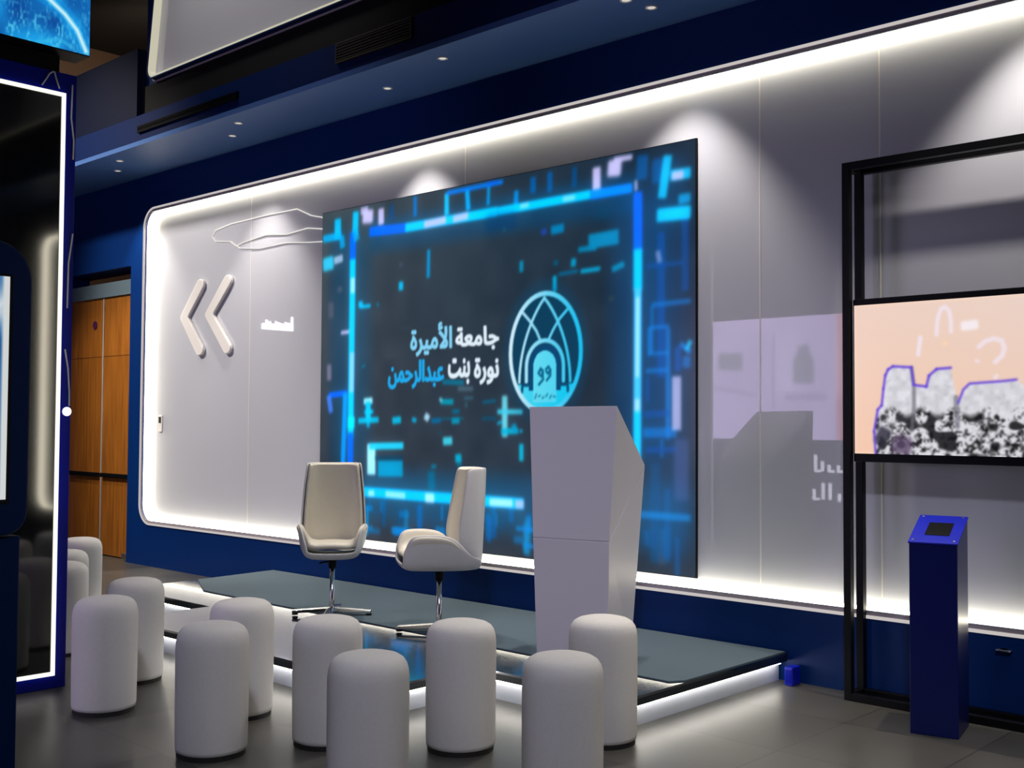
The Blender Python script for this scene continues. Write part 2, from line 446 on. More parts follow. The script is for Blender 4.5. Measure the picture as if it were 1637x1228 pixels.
# ---- hall ceiling lamps, out of view, some of them added fill
def hall_lamp(x, y, e, col, label, tx=0., ty=0., ang=70):
    t = thing('ceiling_spotlight', label, 'spotlight', (x, y, 7.0), 0, 'hall ceiling spotlights')
    obj('canister', lathe(B(), [(.09, 0), (.09, -.28), (.08, -.28), (.08, -.20), (0, -.20)], 24), M['black'], t, True)
    obj('lens', lathe(B(), [(.078, -.205), (.078, -.215), (0, -.22)], 24), M['lamp'], t, True)
    l = bpy.data.lights.new('lamp', 'SPOT'); l.energy = e; l.color = col; l.spot_size = math.radians(ang); l.spot_blend = .8; l.shadow_soft_size = .25
    lo = bpy.data.objects.new('lamp', l); COL.objects.link(lo); lo.parent = t; lo.location = (0, 0, -.24); lo.rotation_euler = (tx, ty, 0)
hall_lamp(-2.4, 3.3, HALL_W*.45, (1, .93, .84), 'black hall ceiling spotlight above the ottomans before the podium')
hall_lamp(-.9, 4.2, HALL_W*.8, (1, .93, .82), 'black hall ceiling spotlight above the blue pedestal')
hall_lamp(-11.0, 3.2, HALL_W*3.8, (1, .84, .62), 'black hall ceiling spotlight aimed at the wooden doors', math.radians(25), 0, 26)  # added fill lamp, brightens the doors
hall_lamp(-7.6, 3.7, HALL_W*1.0, (1, .92, .78), 'black hall ceiling spotlight aimed at the upper lit panel', math.radians(34), 0, 80)
hall_lamp(1.0, -1.6, HALL_W*5.2, (.83, .83, 1.0), 'black hall ceiling spotlight behind the camera, tinted lavender', math.radians(32), math.radians(30), 48)  # added lavender fill, lights the ottoman fronts from behind the camera
hall_lamp(-13.0, 7.6, HALL_W*2.2, (1, .75, .5), 'black hall ceiling spotlight in front of the brown left wall', 0, math.radians(62), 110)  # added fill lamp, lifts the brown wall out of black
hall_lamp(-11.2, 1.0, HALL_W*13, (1, .90, .80), 'black hall ceiling spotlight washing the left end of the panel', math.radians(42), math.radians(-20), 42)

BITS = [
(3.21,2.354,3.203,0.66,0.427,(0,80,150),0.34,1),
(0.377,2.405,0.392,0.557,0.466,(0,90,150),0.28,1),
(0.6,2.355,3.22,2.353,0.26,(0,80,140),0.37,1),
(0.518,0.343,3.598,0.356,0.396,(0,110,180),0.34,1),
(3.429,2.551,3.43,0.071,0.317,(0,70,130),0.34,1),
(0.192,2.552,0.236,0.034,0.239,(0,50,85),0.25,1),
(3.383,2.082,3.384,1.192,0.055,(0,75,160),0.7,0.3),
(3.559,2.193,3.559,1.707,0.053,(0,75,160),0.6,0.3),
(3.314,1.639,3.599,1.645,0.03,(0,110,200),0.7,0.3),
(3.314,1.639,3.315,1.345,0.023,(0,110,200),0.6,0.3),
(3.291,1.499,3.443,1.502,0.023,(0,110,200),0.8,0.3),
(3.296,1.499,3.296,1.327,0.028,(0,110,200),0.8,0.3),
(3.434,1.491,3.434,0.816,0.036,(0,110,200),0.75,0.3),
(3.287,1.339,3.443,1.34,0.023,(0,110,200),0.7,0.3),
(3.268,1.233,3.434,1.236,0.03,(0,110,200),0.7,0.3),
(3.282,1.194,3.283,1.042,0.023,(0,75,160),0.7,0.3),
(3.259,0.966,3.443,0.973,0.038,(0,75,160),0.7,0.3),
(3.25,0.852,3.497,0.858,0.06,(0,110,200),0.7,0.3),
(3.389,0.816,3.389,0.703,0.022,(0,110,200),0.6,0.3),
(3.269,0.746,3.497,0.754,0.034,(0,75,160),0.7,0.3),
(3.497,1.196,3.497,0.869,0.067,(190,185,235),0.75,0.4),
(3.524,1.393,3.599,1.334,0.033,(0,110,200),0.9,0.3),
(3.506,1.375,3.506,1.226,0.045,(0,75,160),0.8,0.3),
(3.541,1.281,3.599,1.279,0.074,(0,110,200),0.7,0.6),
(3.599,1.408,3.568,1.35,0.031,(0,195,255),0.8,0.6),
(3.533,0.817,3.532,0.448,0.106,(70,90,150),0.5,0.8),
(3.339,0.664,3.339,0.063,0.074,(0,80,140),0.5,0.8),
(3.43,0.517,3.43,0.071,0.045,(0,90,160),0.5,0.8),
(3.369,2.542,3.369,2.389,0.11,(0,85,160),0.7,0.6),
(3.433,2.551,3.388,2.291,0.064,(0,195,255),0.85,0.6),
(3.452,2.422,3.599,2.419,0.068,(0,195,255),0.9,0.6),
(3.461,2.417,3.55,2.415,0.053,(190,185,235),0.9,0.7),
(3.351,2.189,3.599,2.18,0.083,(0,195,255),0.95,0.6),
(3.51,2.267,3.599,2.269,0.06,(0,160,230),0.8,0.7),
(3.374,1.893,3.356,1.971,0.036,(190,185,235),0.5,0.9),
(3.277,1.883,3.541,1.88,0.03,(0,75,160),0.6,0.3),
(0.2,2.551,0.203,2.384,0.081,(0,195,255),0.85,0.4),
(0.008,2.406,0.251,2.409,0.061,(0,170,240),0.85,0.5),
(0.251,2.409,0.268,2.307,0.064,(0,160,230),0.8,0.5),
(0.012,2.191,0.15,2.203,0.111,(40,200,245),0.85,0.6),
(0.158,2.213,0.27,2.227,0.06,(170,200,235),0.8,0.7),
(0.428,2.582,0.424,2.39,0.07,(0,195,255),0.9,0.4),
(0.581,2.577,0.575,2.47,0.128,(190,185,235),0.95,0.6),
(0.49,2.574,0.581,2.577,0.059,(190,185,235),0.8,0.6),
(0.738,2.567,0.74,2.441,0.066,(190,185,235),0.95,0.6),
(0.234,1.995,0.235,1.955,0.064,(90,95,120),0.6,0.8),
(0.123,1.878,0.126,1.752,0.065,(95,95,115),0.6,0.8),
(0.108,1.375,0.111,1.245,0.057,(125,120,150),0.8,0.6),
(0.256,1.624,0.366,1.628,0.03,(190,185,235),0.9,0.6),
(0.105,1.124,0.343,1.141,0.045,(0,95,245),1,0.3),
(0.32,1.141,0.298,0.559,0.055,(0,140,240),0.95,0.4),
(0.105,1.124,0.14,0.984,0.056,(60,120,235),0.9,0.5),
(0.862,2.579,0.864,2.469,0.044,(0,75,160),0.6,0.3),
(1.131,2.609,1.132,2.459,0.041,(0,110,200),0.9,0.3),
(1.474,2.585,1.476,2.425,0.046,(0,195,255),0.9,0.3),
(1.686,2.582,1.7,2.433,0.044,(0,170,250),0.9,0.3),
(1.903,2.573,1.898,2.442,0.03,(0,150,230),0.85,0.3),
(1.474,2.585,2.041,2.588,0.031,(0,120,245),0.95,0.3),
(2.17,2.509,2.165,2.407,0.041,(0,140,230),0.85,0.3),
(2.324,2.58,2.324,2.47,0.05,(0,95,180),0.8,0.3),
(2.474,2.591,2.475,2.458,0.044,(0,95,180),0.8,0.3),
(2.689,2.591,2.689,2.46,0.042,(0,80,150),0.7,0.3),
(1.993,2.591,1.884,2.593,0.026,(0,95,245),0.8,0.3),
(2.875,2.562,2.876,2.393,0.066,(190,185,235),0.95,0.6),
(3.025,2.586,3.016,2.48,0.109,(190,185,235),0.95,0.6),
(3.015,2.587,3.162,2.583,0.035,(190,185,235),0.9,0.6),
(3.243,2.582,3.234,2.428,0.086,(0,90,170),0.7,0.6),
(0.599,2.399,1.036,2.382,0.072,(0,95,245),1,0.5),
(1.022,2.383,1.995,2.386,0.068,(0,195,255),1,0.5),
(1.995,2.386,2.825,2.392,0.059,(0,195,255),1,0.5),
(1.23,2.382,1.47,2.39,0.056,(190,185,235),0.9,0.7),
(1.541,2.385,1.7,2.393,0.054,(190,185,235),0.85,0.7),
(2.205,2.393,2.285,2.395,0.034,(175,225,255),0.6,0.8),
(2.589,2.392,2.695,2.39,0.037,(175,225,255),0.6,0.8),
(2.825,2.388,3.162,2.388,0.06,(0,130,255),1,0.5),
(3.181,2.397,3.2,2.398,0.07,(190,185,235),0.95,0.6),
(0.396,2.423,0.396,2.155,0.07,(0,95,245),1,0.5),
(0.396,2.205,0.392,0.777,0.07,(0,195,255),1,0.5),
(0.391,0.826,0.392,0.557,0.069,(0,95,245),1,0.5),
(0.398,2.056,0.4,1.932,0.054,(175,225,255),0.8,0.7),
(0.4,1.464,0.398,1.145,0.054,(150,200,255),0.8,0.7),
(0.401,0.954,0.395,0.856,0.085,(0,225,255),0.9,0.6),
(0.415,2.45,0.447,2.347,0.07,(0,170,230),0.7,0.6),
(3.205,2.355,3.206,1.967,0.067,(0,95,245),1,0.5),
(3.206,1.998,3.206,1.735,0.066,(0,195,255),1,0.5),
(3.206,1.754,3.203,0.679,0.057,(60,190,255),1,0.5),
(3.206,1.697,3.203,1.196,0.029,(175,225,255),0.8,0.7),
(3.203,1.062,3.203,0.966,0.042,(175,225,255),0.8,0.7),
(3.203,0.985,3.203,0.66,0.052,(0,195,255),0.9,0.5),
(0.51,0.367,2.254,0.362,0.076,(0,185,255),1,0.5),
(0.616,0.357,0.69,0.361,0.048,(175,225,255),0.8,0.7),
(0.821,0.362,1.049,0.359,0.047,(175,225,255),0.75,0.7),
(1.268,0.356,1.367,0.356,0.068,(175,225,255),0.9,0.7),
(1.928,0.358,2.151,0.361,0.055,(175,225,255),0.85,0.7),
(2.174,0.358,2.254,0.358,0.058,(190,185,235),0.8,0.7),
(3.223,0.349,3.598,0.349,0.044,(0,120,200),0.8,0.7),
(1.286,2.191,1.282,1.979,0.034,(0,150,220),0.9,0.6),
(0.978,1.977,0.979,1.911,0.05,(0,195,255),0.9,0.5),
(0.501,1.861,0.502,1.812,0.053,(0,195,255),0.9,0.4),
(0.494,1.817,0.623,1.818,0.029,(0,195,255),0.9,0.4),
(0.698,1.818,0.72,1.821,0.034,(0,130,180),0.8,0.5),
(0.54,1.356,0.548,1.341,0.053,(0,130,180),0.7,0.6),
(0.976,2.124,0.976,2.091,0.042,(70,90,120),0.5,0.8),
(2.487,2.194,2.6,2.201,0.058,(0,130,190),0.9,0.5),
(2.399,2.192,2.449,2.194,0.042,(30,70,180),0.8,0.7),
(2.81,2.084,3.056,2.092,0.096,(0,140,195),0.85,0.3),
(2.723,2.041,2.877,2.041,0.036,(0,130,180),0.9,0.4),
(2.686,1.988,2.681,1.935,0.042,(0,160,210),0.9,0.5),
(2.51,1.972,2.553,1.976,0.033,(0,100,140),0.7,0.6),
(2.554,1.894,2.723,1.903,0.02,(0,110,160),0.9,0.4),
(2.744,1.897,2.908,1.902,0.028,(0,165,215),0.95,0.5),
(3.003,1.885,3.1,1.915,0.039,(0,140,190),0.9,0.6),
(2.521,1.888,2.522,1.781,0.033,(0,180,230),0.95,0.4),
(2.22,2.017,2.22,1.94,0.034,(0,160,210),0.8,0.6),
(2.043,2.25,2.067,2.251,0.026,(40,110,110),0.6,0.7),
(2.978,1.698,3.018,1.703,0.031,(50,70,80),0.6,0.9),
(1.874,2.314,2.171,2.308,0.13,(0,55,110),0.37,1),
(2.927,2.294,2.927,2.214,0.126,(0,70,110),0.31,1),
(0.552,1.07,0.657,1.078,0.048,(150,240,255),0.95,0.5),
(0.605,1.069,0.607,0.924,0.06,(0,195,255),0.95,0.5),
(0.561,0.987,0.666,0.992,0.029,(0,195,255),0.9,0.5),
(0.486,0.919,0.733,0.929,0.043,(0,190,235),0.9,0.5),
(0.607,0.915,0.608,0.867,0.037,(0,195,255),0.7,0.6),
(0.893,0.92,0.992,0.93,0.052,(0,190,235),0.9,0.5),
(1.145,0.944,1.138,0.911,0.049,(0,195,255),0.8,0.6),
(1.267,0.925,1.294,0.971,0.053,(175,225,255),0.9,0.6),
(1.328,0.921,1.433,0.926,0.036,(0,110,170),0.8,0.5),
(1.544,0.921,1.626,0.926,0.045,(0,160,200),0.85,0.5),
(1.549,0.988,1.626,0.992,0.031,(0,110,150),0.8,0.6),
(1.433,0.935,1.671,0.939,0.014,(0,120,160),0.6,0.6),
(1.425,1.061,1.561,1.059,0.04,(0,160,190),0.85,0.6),
(1.418,1.088,1.438,1.061,0.026,(120,210,230),0.9,0.6),
(1.669,1.085,1.763,1.084,0.022,(50,100,120),0.8,0.7),
(1.688,1.058,1.695,1.014,0.025,(50,95,110),0.8,0.6),
(1.855,1.052,1.987,1.064,0.022,(0,110,150),0.7,0.7),
(1.85,0.939,1.988,0.939,0.026,(0,90,130),0.6,0.7),
(1.605,1.152,1.762,1.15,0.031,(80,110,130),0.7,0.7),
(1.443,1.205,1.668,1.195,0.036,(0,130,170),0.7,0.6),
(2.07,1.097,2.072,0.811,0.052,(100,200,220),0.95,0.5),
(2.0,0.986,2.238,0.985,0.034,(60,190,220),0.95,0.5),
(2.018,0.918,2.024,0.901,0.047,(0,195,255),0.8,0.5),
(2.036,0.849,2.199,0.855,0.042,(0,170,210),0.9,0.5),
(2.153,0.901,2.176,0.842,0.046,(0,150,200),0.8,0.5),
(2.222,0.864,2.228,0.843,0.028,(0,195,255),0.8,0.6),
(2.228,0.767,2.229,0.65,0.039,(0,190,230),0.9,0.5),
(0.647,0.742,0.651,0.503,0.097,(150,225,245),1,0.3),
(0.625,0.722,1.023,0.734,0.052,(30,200,240),1,0.3),
(0.731,0.553,1.018,0.562,0.123,(0,150,200),0.9,0.25),
(0.693,0.633,1.017,0.641,0.038,(15,60,90),0.8,0.4),
(1.455,0.773,1.552,0.779,0.058,(60,200,225),0.95,0.5),
(1.421,0.831,1.434,0.835,0.036,(0,100,140),0.6,0.7),
(1.585,0.65,1.648,0.656,0.062,(0,170,210),0.95,0.5),
(1.623,0.616,1.63,0.594,0.051,(0,120,160),0.7,0.6),
(1.332,0.553,1.34,0.418,0.074,(0,110,150),0.7,0.8),
(1.332,0.585,1.385,0.591,0.027,(0,140,180),0.7,0.7),
(1.102,1.622,0.961,1.62,0.014,(60,75,85),0.5,0.8),
(0.806,1.419,0.95,1.423,0.019,(60,75,85),0.5,0.8),
]
# ================================================================== THE LARGE LED SCREEN
SX0, SZ0, SW, SH = -7.305, .503, 3.597, 2.592
SY_ = YW+.056; SK = SY_/YW        # the screen stands almost flush on the recessed panel
scr = thing('led_screen', 'huge LED wall screen with glowing blue circuit graphics, emblem and white Arabic text', 'screen', (SX0*SK, SY_, EYE+(SZ0-EYE)*SK))
SW, SH = SW*SK, SH*SK
boxo('bezel', M['black'], (-.004, SW+.004, .001, .0155, -.004, SH+.004), scr)
P = Picture(SW, SH, 640, 462)
g = np.clip(P.X/SW, 0, 1)[..., None]; h_ = np.clip(P.Z/SH, 0, 1)[..., None]
top = np.array((64, 76, 84))*(1-g)+np.array((18, 38, 58))*g
bot = np.array((52, 58, 70))*(1-g)+np.array((36, 50, 66))*g
P.C = bot*(1-h_)+top*h_
P.C += (P.noise(26, 18, 3)-.5)[..., None]*8
r = random.Random(7)
for k in range(46):     # streaks under the lower bright bar
    x = r.uniform(.3, 3.58); z1 = r.uniform(.22, .38); z0 = z1-r.uniform(.08, .3); wd = r.uniform(.02, .07)
    c = r.choice(((0, 120, 205), (0, 90, 170), (0, 160, 235), (96, 100, 126), (20, 60, 100)))
    P.seg(x, max(z0, .0), x+r.uniform(-.01, .01), z1, wd, c, r.uniform(.35, .85), 1.)
for k in range(14):
    x = r.uniform(.4, 2.3); z = r.uniform(.06, .27)
    P.seg(x, z, x+r.uniform(.06, .25), z, r.uniform(.03, .07), (0, 130, 215), r.uniform(.4, .8), .8)
for s_ in BITS: P.seg(*s_)
P.blur(1.5); P.blur(9, .24)
# emblem
EX, EZ, RX, RZ = 2.436, 1.381, .322, .408
def ell(a, sx=1., sz=1.): return (EX+RX*sx*math.cos(a), EZ+RZ*sz*math.sin(a))
def grad(c0, c1):       # left to right blend across the emblem
    t = np.clip((P.X-(EX-RX))/(2*RX), 0, 1)[..., None]; return np.array(c0, float)*(1-t)+np.array(c1, float)*t
G = grad((214, 238, 250), (20, 190, 240))
def putc(mask, C):
    m = np.clip(mask, 0, 1)[..., None]; P.C = P.C*(1-m)+C*m
rr = np.sqrt(((P.X-EX)/RX)**2+((P.Z-EZ)/RZ)**2)
putc(np.clip((1.30-rr)/.3, 0, 1)*.30, np.array((0, 95, 150.)))
putc(np.clip((1.-rr)/.03, 0, 1)*.85, np.array((8, 62, 92.)))
def stroke(pts, wd, C, a=1.):
    keep = P.C.copy(); P.line(pts, wd, (255, 0, 255), 0.)
    d = np.full(P.X.shape, 9.)
    for (x0, z0), (x1, z1) in zip(pts, pts[1:]):
        dx, dz = x1-x0, z1-z0; L2 = max(dx*dx+dz*dz, 1e-9)
        t = np.clip(((P.X-x0)*dx+(P.Z-z0)*dz)/L2, 0, 1); d = np.minimum(d, np.hypot(P.X-x0-t*dx, P.Z-z0-t*dz))
    putc(np.clip((wd/2-d)/.010+.5, 0, 1)*a, C)
petal_l = [(2.431-.224*(1-(1-t)**1.9)*1., 1.746-.56*t**1.1) for t in np.linspace(0, 1, 14)]
petal_r = [(2.431+.228*(1-(1-t)**1.9)*1., 1.746-.56*t**1.1) for t in np.linspace(0, 1, 14)]
stroke(petal_l, .022, G); stroke(petal_r, .022, G)
stroke([(2.235, 1.66), (2.30, 1.60), (2.36, 1.53), (2.398, 1.46)], .021, G); stroke([(2.630, 1.655), (2.565, 1.60), (2.51, 1.53), (2.466, 1.46)], .021, G)
def arch(w_, ztop, zbot, n=16): return [(EX-w_, zbot)]+[(EX-w_*math.cos(PI*k/n), ztop-w_*1.05+w_*1.05*math.sin(PI*k/n)) for k in range(n+1)]+[(EX+w_, zbot)]
base_m = np.clip((1.-rr)/.03, 0, 1)*np.clip((1.175-P.Z)/.012, 0, 1)
putc(base_m, grad((90, 215, 240), (0, 195, 240)))
stroke(arch(.165, 1.462, 1.19), .030, G)
arch_fill = P.inside(arch(.140, 1.437, 1.13)).astype(float); putc(arch_fill, np.array((8, 70, 115.)))
inner_fill = P.inside(arch(.103, 1.395, 1.05)).astype(float); putc(inner_fill, grad((120, 225, 242), (60, 205, 240)))
for s_ in (-1, 1):      # dark stepped feet of the arch
    stroke([(EX+s_*.125, 1.20), (EX+s_*.125, 1.165), (EX+s_*.20, 1.165), (EX+s_*.205, 1.12)], .022, np.array((8, 74, 115.)))
dk = np.array((10, 100, 140.))
stroke([(EX-.055, 1.245), (EX-.035, 1.275), (EX-.015, 1.245), (EX-.03, 1.222), (EX-.055, 1.245)], .018, dk)
stroke([(EX-.018, 1.262), (EX-.014, 1.20), (EX-.05, 1.168)], .018, dk)
stroke([(EX+.012, 1.268), (EX+.034, 1.285), (EX+.05, 1.262), (EX+.03, 1.238), (EX+.014, 1.256)], .018, dk); stroke([(EX+.05, 1.262), (EX+.05, 1.225), (EX+.02, 1.195)], .018, dk)
for k in range(6): stroke([(EX-.085+k*.033, 1.075+.012*(k % 2)), (EX-.085+k*.033+.012, 1.103-.01*(k % 3))], .012, dk, .75)
stroke([ell(2*PI*k/48, .972, .972) for k in range(49)], .034, G)

# Arabic lettering (presentation forms, last letter first because the row is set left to right)
WORDS = (
    ('\uFE9F\uFE8E\uFEE3\uFECC\uFE94', (1.576, 1.420, 2.014, 1.596), 'text_white'),
    ('\uFE8D\uFEF7\uFEE3\uFEF4\uFEAE\uFE93', (1.089, 1.399, 1.544, 1.646), 'text_white'),
    ('\uFEE7\uFEEE\uFEAD\uFE93', (1.767, 1.177, 2.015, 1.369), 'text_white'),
    ('\uFE91\uFEE8\uFE96', (1.501, 1.183, 1.730, 1.375), 'text_white'),
    ('\uFECB\uFE92\uFEAA\uFE8D\uFEDF\uFEAE\uFEA3\uFEE4\uFEE6', (.837, 1.160, 1.462, 1.378), 'text_cyan'),
)
def text_loops(s):
    c = bpy.data.curves.new('lettering', 'FONT'); c.body = s; c.fill_mode = 'NONE'; c.resolution_u = 4
    o = bpy.data.objects.new('lettering', c); COL.objects.link(o)
    me = bpy.data.meshes.new_from_object(o.evaluated_get(bpy.context.evaluated_depsgraph_get()))
    nxt = {}
    for e_ in me.edges: nxt.setdefault(e_.vertices[0], []).append(e_.vertices[1]); nxt.setdefault(e_.vertices[1], []).append(e_.vertices[0])
    pts = [(v.co.x, v.co.y) for v in me.vertices]
    loops, cur = [], []
    for i in range(len(pts)):
        if cur and i-1 not in nxt.get(i, ()): loops.append(cur); cur = []
        cur.append(pts[i])
    loops.append(cur)
    bpy.data.objects.remove(o); bpy.data.curves.remove(c); bpy.data.meshes.remove(me)
    return loops
def letter(s, bx, c, fat=.008):
    loops = text_loops(s); x0, z0, x1, z1 = bx
    xs = [q[0] for l in loops for q in l]; ys = [q[1] for l in loops for q in l]
    kx = (x1-x0-2*fat)/(max(xs)-min(xs)); kz = (z1-z0-2*fat)/(max(ys)-min(ys)); mx_, my_ = min(xs), min(ys)
    i0, i1 = int((x0-.05)/P.w*(P.nx-1)), int((x1+.05)/P.w*(P.nx-1)); j0, j1 = int((z0-.05)/P.h*(P.nz-1)), int((z1+.05)/P.h*(P.nz-1))
    X, Z = P.X[j0:j1, i0:i1], P.Z[j0:j1, i0:i1]
    wn = np.zeros(X.shape, int); d = np.full(X.shape, 9.)
    for l in loops:
        q = [(x0+fat+(a-mx_)*kx, z0+fat+(b-my_)*kz) for a, b in l]
        for (ax, az), (bx_, bz) in zip(q, q[1:]+q[:1]):
            dx, dz = bx_-ax, bz-az
            side = dx*(Z-az)-(X-ax)*dz
            wn += ((az <= Z) & (bz > Z) & (side > 0)).astype(int); wn -= ((az > Z) & (bz <= Z) & (side < 0)).astype(int)
            t = np.clip(((X-ax)*dx+(Z-az)*dz)/max(dx*dx+dz*dz, 1e-12), 0, 1); d = np.minimum(d, np.hypot(X-ax-t*dx, Z-az-t*dz))
    d = np.where(wn != 0, -d, d)
    m = np.clip((fat-d)/.008+.5, 0, 1)[..., None]
    P.C[j0:j1, i0:i1] = P.C[j0:j1, i0:i1]*(1-m)+np.array(c, float)*m
CLR = dict(text_white=(225, 240, 250), text_mid=(130, 210, 245), text_cyan=(30, 170, 238))
for k_, (s_, bx, mk) in enumerate(WORDS):
    letter(s_[::-1], bx, CLR['text_mid' if k_ == 1 else mk])
P.blur(.8)
display = P.build('display', screen_mat('large_screen_picture', 1.0), scr, (0, -.002, 0))

# ================================================================== MARKS AND FITTINGS ON THE PANEL
PF = YW+.072        # face of the gloss panel
def chevron(label, tip, top_, bot_, th=.145):
    t = thing('chevron_sign', label, 'sign', (tip[0], PF, tip[1]), 0, 'chevrons on the panel')
    a = (top_[0]-tip[0], top_[1]-tip[1]); b = (bot_[0]-tip[0], bot_[1]-tip[1])
    poly = [(0, 0), b, (b[0]+th, b[1]+.02), (th, 0), (a[0]+th, a[1]-.02), a]
    poly = rounded(poly, [.03, .05, .05, .02, .05, .05], 5)
    bm = B(); prism(bm, poly, 'y', -.034, -.001)
    o = obj('raised_arrow', bm, M['white_plastic'], t, bevel=.008)
    return t
chevron('left one of two raised white chevron arrows on the glossy wall panel', (-9.56, 2.385), (-9.24, 2.73), (-9.24, 2.01))
chevron('right one of two raised white chevron arrows, the one nearer the large screen', (-9.13, 2.385), (-8.78, 2.73), (-8.78, 2.01))

t = tag(obj('wavy_reflection', B(), M['reflection_glow']), 'thin glowing tube shaped as a reflected wavy LED line across the top left of the glossy panel, ending at the large screen', 'trim')  # LED reflection on the gloss, built as an emissive tube
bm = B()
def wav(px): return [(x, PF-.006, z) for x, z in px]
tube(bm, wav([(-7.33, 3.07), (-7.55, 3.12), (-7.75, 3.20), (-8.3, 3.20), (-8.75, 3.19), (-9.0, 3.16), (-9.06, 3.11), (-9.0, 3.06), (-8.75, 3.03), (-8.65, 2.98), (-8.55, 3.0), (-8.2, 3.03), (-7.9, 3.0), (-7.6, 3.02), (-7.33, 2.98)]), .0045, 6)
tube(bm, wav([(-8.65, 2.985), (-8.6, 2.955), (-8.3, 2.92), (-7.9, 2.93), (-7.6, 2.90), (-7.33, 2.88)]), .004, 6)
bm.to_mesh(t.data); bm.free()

t = thing('wall_switch', 'small white switch plate with dark rocker on the panel, below the chevrons', 'switch', (-9.925, PF, 1.36))
boxo('plate', M['white_plastic'], (-.035, .035, -.012, -.0005, -.06, .10), t, bevel=.004)
boxo('rocker', M['black'], (-.02, .02, -.018, -.0122, .025, .085), t, bevel=.003)
t = thing('wall_socket', 'small steel wall socket on the navy wall base behind the blue pedestal', 'socket', (-1.955, YW, .335))
boxo('plate', M['steel'], (-.035, .035, -.010, -.0005, -.03, .03), t, bevel=.004)
obj('outlet', lathe(B(), [(.016, 0), (.016, .004), (0, .004)], 16), M['black'], t).location = (0, -.0105, 0)
t.children[-1].rotation_euler = (PI/2, 0, 0)

# ================================================================== THE STAGE
ST = .155
DX0, DX1 = -7.83, -3.105
plan = [(-7.93, 5.535), (DX0, 4.16), (-6.67, 4.16), (-6.67, 3.52), (-4.07, 3.52), (-4.07, 4.095), (DX1, 4.095), (DX1, 5.535)]
stage = thing('stage_platform', 'low stage with slate carpet, glossy stepped front and glowing white edge under the large screen', 'stage', (-5.5, 4.8, 0))
def rel(pl_): return [(x+5.5, y-4.8) for x, y in pl_]
obj('deck', prism(B(), rel(plan), 'z', ST-.012, ST), M['deck'], stage)
lipo = rel(plan)
obj('lip', prism(B(), lipo, 'z', ST-.045, ST-.0125), M['lip'], stage)
ri = rel([(-7.85, 5.53), (DX0+.05, 4.21), (-6.62, 4.21), (-6.62, 3.57), (-4.12, 3.57), (-4.12, 4.145), (DX1-.05, 4.145), (DX1-.05, 5.53)])
obj('riser', prism(B(), ri, 'z', 0, ST-.0455), M['riser'], stage)
def strip(a, b):        # LED strip tucked under the lip, in front of the riser
    (x0, y0), (x1, y1) = a, b
    bm = B(); box(bm, min(x0, x1)+5.5, max(x0, x1)+5.5, min(y0, y1)-4.8, max(y0, y1)-4.8, ST-.057, ST-.0456)
    obj('led_strip', bm, M['led_stage'], stage)
strip((DX0+.05, 4.180), (-6.64, 4.192)); strip((-6.65, 3.54), (-4.09, 3.552)); strip((-4.102, 3.56), (-4.09, 4.115)); strip((-4.09, 4.115), (DX1-.02, 4.127)); strip((DX1-.032, 4.135), (DX1-.02, 5.50))
cp_ = rel([(-7.90, 5.53), (-7.84, 4.78), (-7.30, 4.50), (-3.16, 4.50), (DX1-.012, 4.57), (DX1-.012, 5.53)])
obj('carpet', prism(B(), cp_, 'z', ST+.0003, ST+.006), M['carpet'], stage)
t = thing('power_box', 'small bright blue box on the floor at the right end of the stage', 'box', (-3.04, 5.47, 0))
boxo('case', M['royal_bright'], (-.03, .018, -.03, .06, 0, .10), t, bevel=.006)
boxo('cover', M['royal'], (-.022, .010, -.034, -.0305, .015, .085), t)

# ================================================================== PODIUM
A_, B_ = Vector((-4.038, 4.456)), Vector((-3.543, 4.583))
u_ = (B_-A_).normalized(); n_ = Vector((-u_.y, u_.x)); mid = (A_+B_)/2; hw = (B_-A_).length/2
pod = thing('podium', 'tall white faceted lectern with sloping top standing on the stage edge', 'lectern', (mid.x, mid.y, ST+.006), math.atan2(u_.y, u_.x))
def podium_mesh(upper_):
    bm = B(); z0 = ST+.006; g_ = 0 if upper_ else .004
    v = lambda x, y, z: bm.verts.new((x, y, z-z0))
    MA, MB = v(-hw+.035, -.018, .795-g_), v(hw-.035, -.018, .795-g_)
    C, D = v(hw+.005, .37, 1.178-g_), v(-hw-.005, .37, 1.178-g_)
    if upper_:
        A, Bq = v(-hw, 0, 1.490), v(hw, 0, 1.494)
        fs = ((A, Bq, C, D), (A, MA, MB, Bq), (Bq, MB, C), (A, D, MA), (MA, D, C, MB))
    else:
        a, b = v(-.205, .0, z0), v(.205, .0, z0)
        c, d = v(.205, .31, z0), v(-.205, .31, z0)
        fs = ((MA, a, b, MB), (MB, b, c, C), (MA, D, d, a), (D, C, c, d), (a, d, c, b), (MA, MB, C, D))
    for f in fs: bm.faces.new(f)
    return bm
obj('upper_body', podium_mesh(True), M['white_lac'], pod, bevel=.003)
obj('lower_body', podium_mesh(False), M['white_lac'], pod, bevel=.003)
# reading board on the slope and shadow gap of the foot
sl = math.atan2(1.492-1.178, .37)
rb = boxo('reading_board', M['white_plastic'], (-hw+.05, hw-.05, -.15, .15, 0, .006), pod, bevel=.002)
rb.location = (0, .185, (1.492+1.178)/2-ST-.006+.004); rb.rotation_euler = (-sl, 0, 0)

